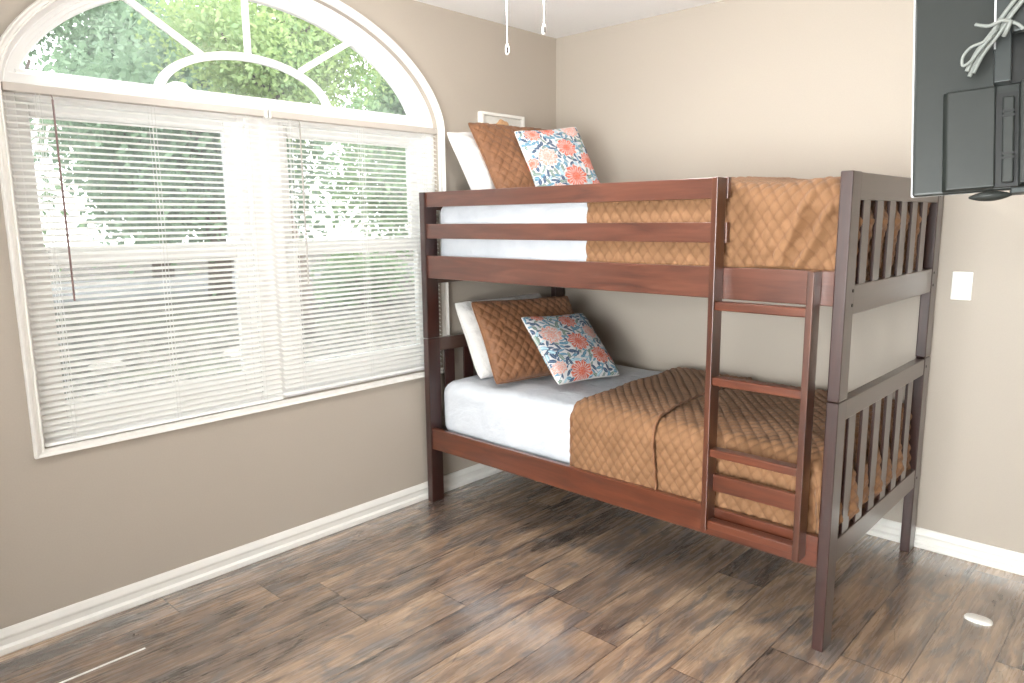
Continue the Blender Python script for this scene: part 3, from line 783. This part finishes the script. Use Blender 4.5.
arm.box(RX - .025, RX - .001, -2.22, -2.08, elbow.z - .11, elbow.z + .11)
arm.build('swing_arm', M['tv_arm'], tv, bevel=.003)
# tied cable
cb = MB(); P_ = [(.30, .44, .05), (.24, .40, .055), (.19, .345, .06), (.150, .295, .062), (.128, .262, .055), (.105, .232, .05), (.090, .200, .05)]
def smooth_path(p, n=8):
    p = [Vector(q) for q in p]; out = []
    for i in range(len(p) - 1):
        a, b, c, d = p[max(i - 1, 0)], p[i], p[i + 1], p[min(i + 2, len(p) - 1)]
        for k in range(n):
            t = k / n; out.append(.5 * ((2 * b) + (c - a) * t + (2 * a - 5 * b + 4 * c - d) * t * t + (3 * b - a - 3 * c + d) * t ** 3))
    out.append(p[-1]); return out
for off in ((0, 0, 0), (.006, .004, .004), (-.004, .008, .006)):
    cb.tube([tp(q.x + off[0], q.y + off[1], q.z + off[2]) for q in smooth_path(P_)], .0036, 8)
ca = cb.build('power_cable', M['cable'], smooth=True)
tag(ca, 'bundled grey-white cable tied and hanging behind the television', 'cable')
lo = MB(); L_ = [(.130, .270, .066), (.112, .252, .07), (.092, .246, .068), (.080, .232, .066), (.080, .216, .066), (.092, .222, .066), (.105, .238, .07), (.122, .258, .072)]
lo.tube([tp(*q) for q in smooth_path(L_)], .0026, 8).build('cable_tail', M['cable'], ca, smooth=True)
ti = MB(); ti.tube([tp(*q) for q in smooth_path([(.098, .286, .066), (.118, .276, .075), (.138, .280, .078), (.158, .272, .074), (.168, .262, .070)])], .003, 8)
ti.tube([tp(.128, .262, .052), tp(.134, .286, .068), tp(.150, .276, .078), tp(.140, .256, .066)], .004, 8)
ti.build('twist_tie', M['cable'], ca, smooth=True)

# ------------------------------------------------------------------ outdoors
GZ0 = -.45
m = NM('yard_ground'); v = m.coords()
n1 = m.noise(v, .35, 5, .65); n2 = m.noise(v, 5, 6, .75); n3 = m.noise(v, 22, 4, .8)
f = m.math('ADD', m.math('MULTIPLY', n2, .5), m.math('MULTIPLY', n3, .5))
c = m.ramp(f, [(.42, lin(40, 37, 35)), (.5, lin(80, 75, 70)), (.58, lin(150, 144, 138))])
c = m.mix(m.ramp(n1, [(.56, (0, 0, 0, 1)), (.66, (.4, .4, .4, 1))]), c, lin(104, 118, 84))
m.set(Base_Color=c, Roughness=.95); m.bump(n3, .6, .05)
tag(MB().box(-60, -T - .02, -40, 40, GZ0 - .2, GZ0).build('ground', m.m), kind='structure')
tag(MB().box(-24, -17, -40, 40, GZ0, GZ0 + .02).build('road', plain('pale_asphalt', (112, 112, 114), .9, nscale=6, namp=.08)), kind='structure')

bark = plain('tree_bark', (104, 92, 84), .9, nscale=9, namp=.35, bump=.5)
palebark = plain('pale_tree_bark', (196, 190, 182), .9, nscale=7, namp=.2, bump=.4)
def leafmat(name, a, b):
    m = NM(name); n = m.noise(m.coords(), 1.3, 4, .7)
    m.set(Base_Color=m.ramp(n, [(.35, lin(*a)), (.65, lin(*b))]), Roughness=.6)
    tr = m.n('ShaderNodeBsdfTranslucent'); tr.inputs[0].default_value = lin(*b)
    mx = m.n('ShaderNodeMixShader'); mx.inputs[0].default_value = .45
    m.l(m.b.outputs[0], mx.inputs[1]); m.l(tr.outputs[0], mx.inputs[2]); m.l(mx.outputs[0], m.out.inputs[0])
    return m.m
LM = [leafmat('leaf_green', (110, 140, 110), (160, 188, 140)), leafmat('leaf_deep_green', (94, 122, 98), (138, 164, 132)), leafmat('leaf_yellow_green', (112, 146, 104), (176, 196, 130))]
def crown(name, c, rad, n, size, mat, parent, seed):
    r = np.random.default_rng(seed)
    k = 26; cen = r.normal(size=(k, 3)); cen /= np.linalg.norm(cen, axis=1, keepdims=True); cen *= r.uniform(.35, 1, (k, 1)) * np.array(rad) * .8
    which = r.integers(0, k, n)
    p = cen[which] + r.normal(size=(n, 3)) * np.array(rad) * .17 + np.array(c)
    a = r.normal(size=(n, 3)); a /= np.linalg.norm(a, axis=1, keepdims=True)
    b = np.cross(a, r.normal(size=(n, 3))); b /= np.linalg.norm(b, axis=1, keepdims=True)
    sz = size * r.uniform(.6, 1.3, (n, 1)); a *= sz; b *= sz * .55
    V = np.stack([p - a, p - b, p + a, p + b], 1).reshape(-1, 3)
    me = bpy.data.meshes.new(name); me.from_pydata(V.tolist(), [], np.arange(4 * n).reshape(n, 4).tolist())
    return link(name, me, mat, parent)
def tree(x, y, h, tr, rad, cz, lm, n, label, bk=bark, seed=0, size=.13, lean=0):
    t = empty('leafy_tree', (x, y, GZ0), label=label, cat='tree', group='trees outside the window')
    pts = [(x + .15 * math.sin(i * 1.3 + seed), y + lean * i / 6 + .12 * math.sin(i * 1.1 + seed), GZ0 + h * i / 6) for i in range(7)]
    mb = MB(); mb.tube(pts, [tr * (1.25 - i * .13) for i in range(7)], 12)
    r = random.Random(seed)
    for k in range(7):
        i = 3 + k % 3; b = Vector(pts[i]); e = b + Vector((r.uniform(-1, 1) * rad[0] * .6, r.uniform(-1, 1) * rad[1] * .6, r.uniform(.5, 1.2)))
        mb.tube([b, (b + e) / 2 + Vector((0, 0, -.1)), e], [tr * .4, tr * .28, tr * .12], 8)
    mb.build('trunk', bk, t, smooth=True)
    crown('foliage', (x, y + lean, cz), rad, n, size, LM[lm], t, seed + 50)
tree(-8.0, 2.9, 5.6, .13, (1.7, 1.9, 1.9), 4.3, 2, 24000, 'yellow-green tree with leaves at the right end of the arched pane', seed=1, size=.05)
tree(-8.4, 6.9, 6.0, .19, (1.8, 1.8, 2.2), 3.9, 0, 24000, 'leafy tree with a dark trunk behind the right-hand blind, near the bed', seed=2, size=.08)
tree(-8.6, -.9, 6.0, .15, (1.8, 1.7, 1.7), 4.9, 1, 24000, 'deep green tree behind the middle of the arched pane', seed=3, size=.05)
tree(-5.2, -2.6, 4.4, .09, (1.1, 1.0, 1.2), 3.1, 2, 6000, 'pale-barked young tree at the left edge of the window', palebark, seed=5, size=.06)
tree(-15., 11.6, 6.0, .26, (3.4, 3.3, 3.4), 3.6, 0, 16000, 'broad mid green tree far off behind the right-hand blind', seed=6, size=.12)
tree(-15., 4.8, 6.0, .24, (3.2, 3.4, 3.4), 3.4, 1, 16000, 'large dark green tree far off between the two blinds', seed=7, size=.12)
tree(-15., -8.4, 6.0, .24, (3.2, 2.8, 3.4), 3.4, 1, 12000, 'dark green tree far off at the left edge of the window', seed=9, size=.12)
tree(-15., -2.0, 6.0, .24, (3.2, 3.1, 3.4), 3.4, 0, 16000, 'large mid green tree far off behind the left-hand blind', seed=8, size=.12)
far0 = None
for i, (x, y) in enumerate(((-24, -8), (-33, -.5), (-24, 7), (-33, 14.5), (-24, 22))):
    L = 'tree in the distant tree line beyond the road, seen through the blinds'
    tree(x, y, 7.0, .3, (3.0, 3.3, 4.6), 4.9, (1, 0, 1, 0, 1)[i], 16000, L, seed=30 + i, size=.17)
def shrub(x, y, rad, lm, label, seed):
    t = empty('garden_shrub', (x, y, GZ0), label=label, cat='shrub', group='shrubs outside the window')
    crown('foliage', (x, y, GZ0 + rad[2] * .8), rad, 3500, .08, LM[lm], t, seed)
    mb = MB(); r = random.Random(seed)
    for k in range(6): mb.tube([(x, y, GZ0), (x + r.uniform(-.5, .5) * rad[0], y + r.uniform(-.5, .5) * rad[1], GZ0 + rad[2])], [.03, .012], 6)
    mb.build('stem', bark, t)
shrub(-11.0, 6.4, (.9, 1.4, .7), 0, 'green shrub outside behind the right-hand blind', 22)
shrub(-10.8, -3.2, (.9, 1.4, .8), 1, 'dark green shrub outside behind the left end of the left-hand blind', 23)
stone = plain('garden_stone', (168, 162, 154), .9, nscale=8, namp=.2, bump=.5)
me0 = None
for i, (x, y, s) in enumerate(((-7.4, -.2, .16), (-7.0, 1.3, .13), (-8.0, 2.2, .2))):
    if me0 is None:
        bm = bmesh.new(); bmesh.ops.create_icosphere(bm, subdivisions=3, radius=1)
        for v_ in bm.verts: v_.co *= 1 + .3 * noise.noise(v_.co * 1.7); v_.co.z *= .6
        me0 = bpy.data.meshes.new('rock'); bm.to_mesh(me0); bm.free(); me0.materials.append(stone)
        o = bpy.data.objects.new('rock', me0); COL.objects.link(o); first = o
    else:
        o = first.copy(); COL.objects.link(o)
    o.location = (x, y, GZ0 + .3 * s); o.scale = (s, s * 1.2, s); o.rotation_euler = (0, 0, i * 1.3)
    tag(o, 'grey rock lying among the garden stones outside the window', 'rock', 'garden rocks outside')

# ------------------------------------------------------------------ light
w = bpy.data.worlds.new('World'); SC.world = w; w.use_nodes = True
nt = w.node_tree; bg = nt.nodes['Background']
sky = nt.nodes.new('ShaderNodeTexSky'); sky.sky_type = 'HOSEK_WILKIE'; sky.turbidity = 5; sky.ground_albedo = .5
sky.sun_direction = Vector((.5, -.35, .8)).normalized()
mxn = nt.nodes.new('ShaderNodeMix'); mxn.data_type = 'RGBA'; mxn.inputs[0].default_value = .75; mxn.inputs[7].default_value = (1, 1, 1, 1)
nt.links.new(sky.outputs[0], mxn.inputs[6]); nt.links.new(mxn.outputs[2], bg.inputs[0]); bg.inputs[1].default_value = 4.6
def light(name, typ, loc, energy, col=(1, 1, 1), size=1, size_y=None, target=None, angle=None, spread=None):
    d = bpy.data.lights.new(name, typ); d.energy = energy; d.color = col
    if typ == 'AREA':
        d.shape = 'RECTANGLE'; d.size = size; d.size_y = size_y or size
        if spread: d.spread = spread
    if typ == 'SUN': d.angle = angle or .01
    if typ == 'POINT': d.shadow_soft_size = size
    o = bpy.data.objects.new(name, d); COL.objects.link(o); o.location = loc
    if target is not None: o.rotation_euler = (Vector(target) - Vector(loc)).to_track_quat('-Z', 'Y').to_euler()
    return o
light('sun', 'SUN', (10, -8, 16), 3.2, (1, .97, .92), target=(0, 0, 0), angle=.02)
light('window_skylight', 'AREA', (-3.6, YC, 5.6), 330, (.97, .985, 1), 4.0, 2.4, target=(0, YC, 1.5))
light('rear_fill_daylight', 'AREA', (2.35, RY - .5, 1.35), 150, (1, .995, .985), 2.0, 1.9, target=(1.9, 0, 1.4), spread=1.9)  # area lamp added outside the unseen door to fill the room with light
light('fan_lamp', 'POINT', (cx, cy, H - .33), 30, (1, .98, .95), .08)

# ------------------------------------------------------------------ camera
cd = bpy.data.cameras.new('Camera'); cam = bpy.data.objects.new('Camera', cd); COL.objects.link(cam); SC.camera = cam
yaw, pit, rol, F = .7532154, -.1655825, -.0106531, 728.268
fw = Vector((-math.sin(yaw) * math.cos(pit), math.cos(yaw) * math.cos(pit), math.sin(pit)))
r = Vector((math.cos(yaw), math.sin(yaw), 0)); u = r.cross(fw)
r2 = r * math.cos(rol) + u * math.sin(rol); u2 = u * math.cos(rol) - r * math.sin(rol)
Mx = Matrix((r2, u2, -fw)).transposed().to_4x4(); Mx.translation = Vector((2.79966, -3.38155, 1.42302)); cam.matrix_world = Mx
cd.sensor_width = 36; cd.lens = F * 36 / 1024; cd.clip_start = .02; cd.clip_end = 300

vs = SC.view_settings; vs.view_transform = 'Standard'; vs.look = 'None'; vs.gamma = 1; vs.use_curve_mapping = False; vs.exposure = 0.17
SC.cycles.use_denoising = True
try: SC.cycles.denoiser = 'OPENIMAGEDENOISE'
except Exception: pass
SC.cycles.max_bounces = 10; SC.cycles.diffuse_bounces = 5; SC.cycles.transparent_max_bounces = 24; SC.cycles.transmission_bounces = 8
SC.cycles.sample_clamp_indirect = 8
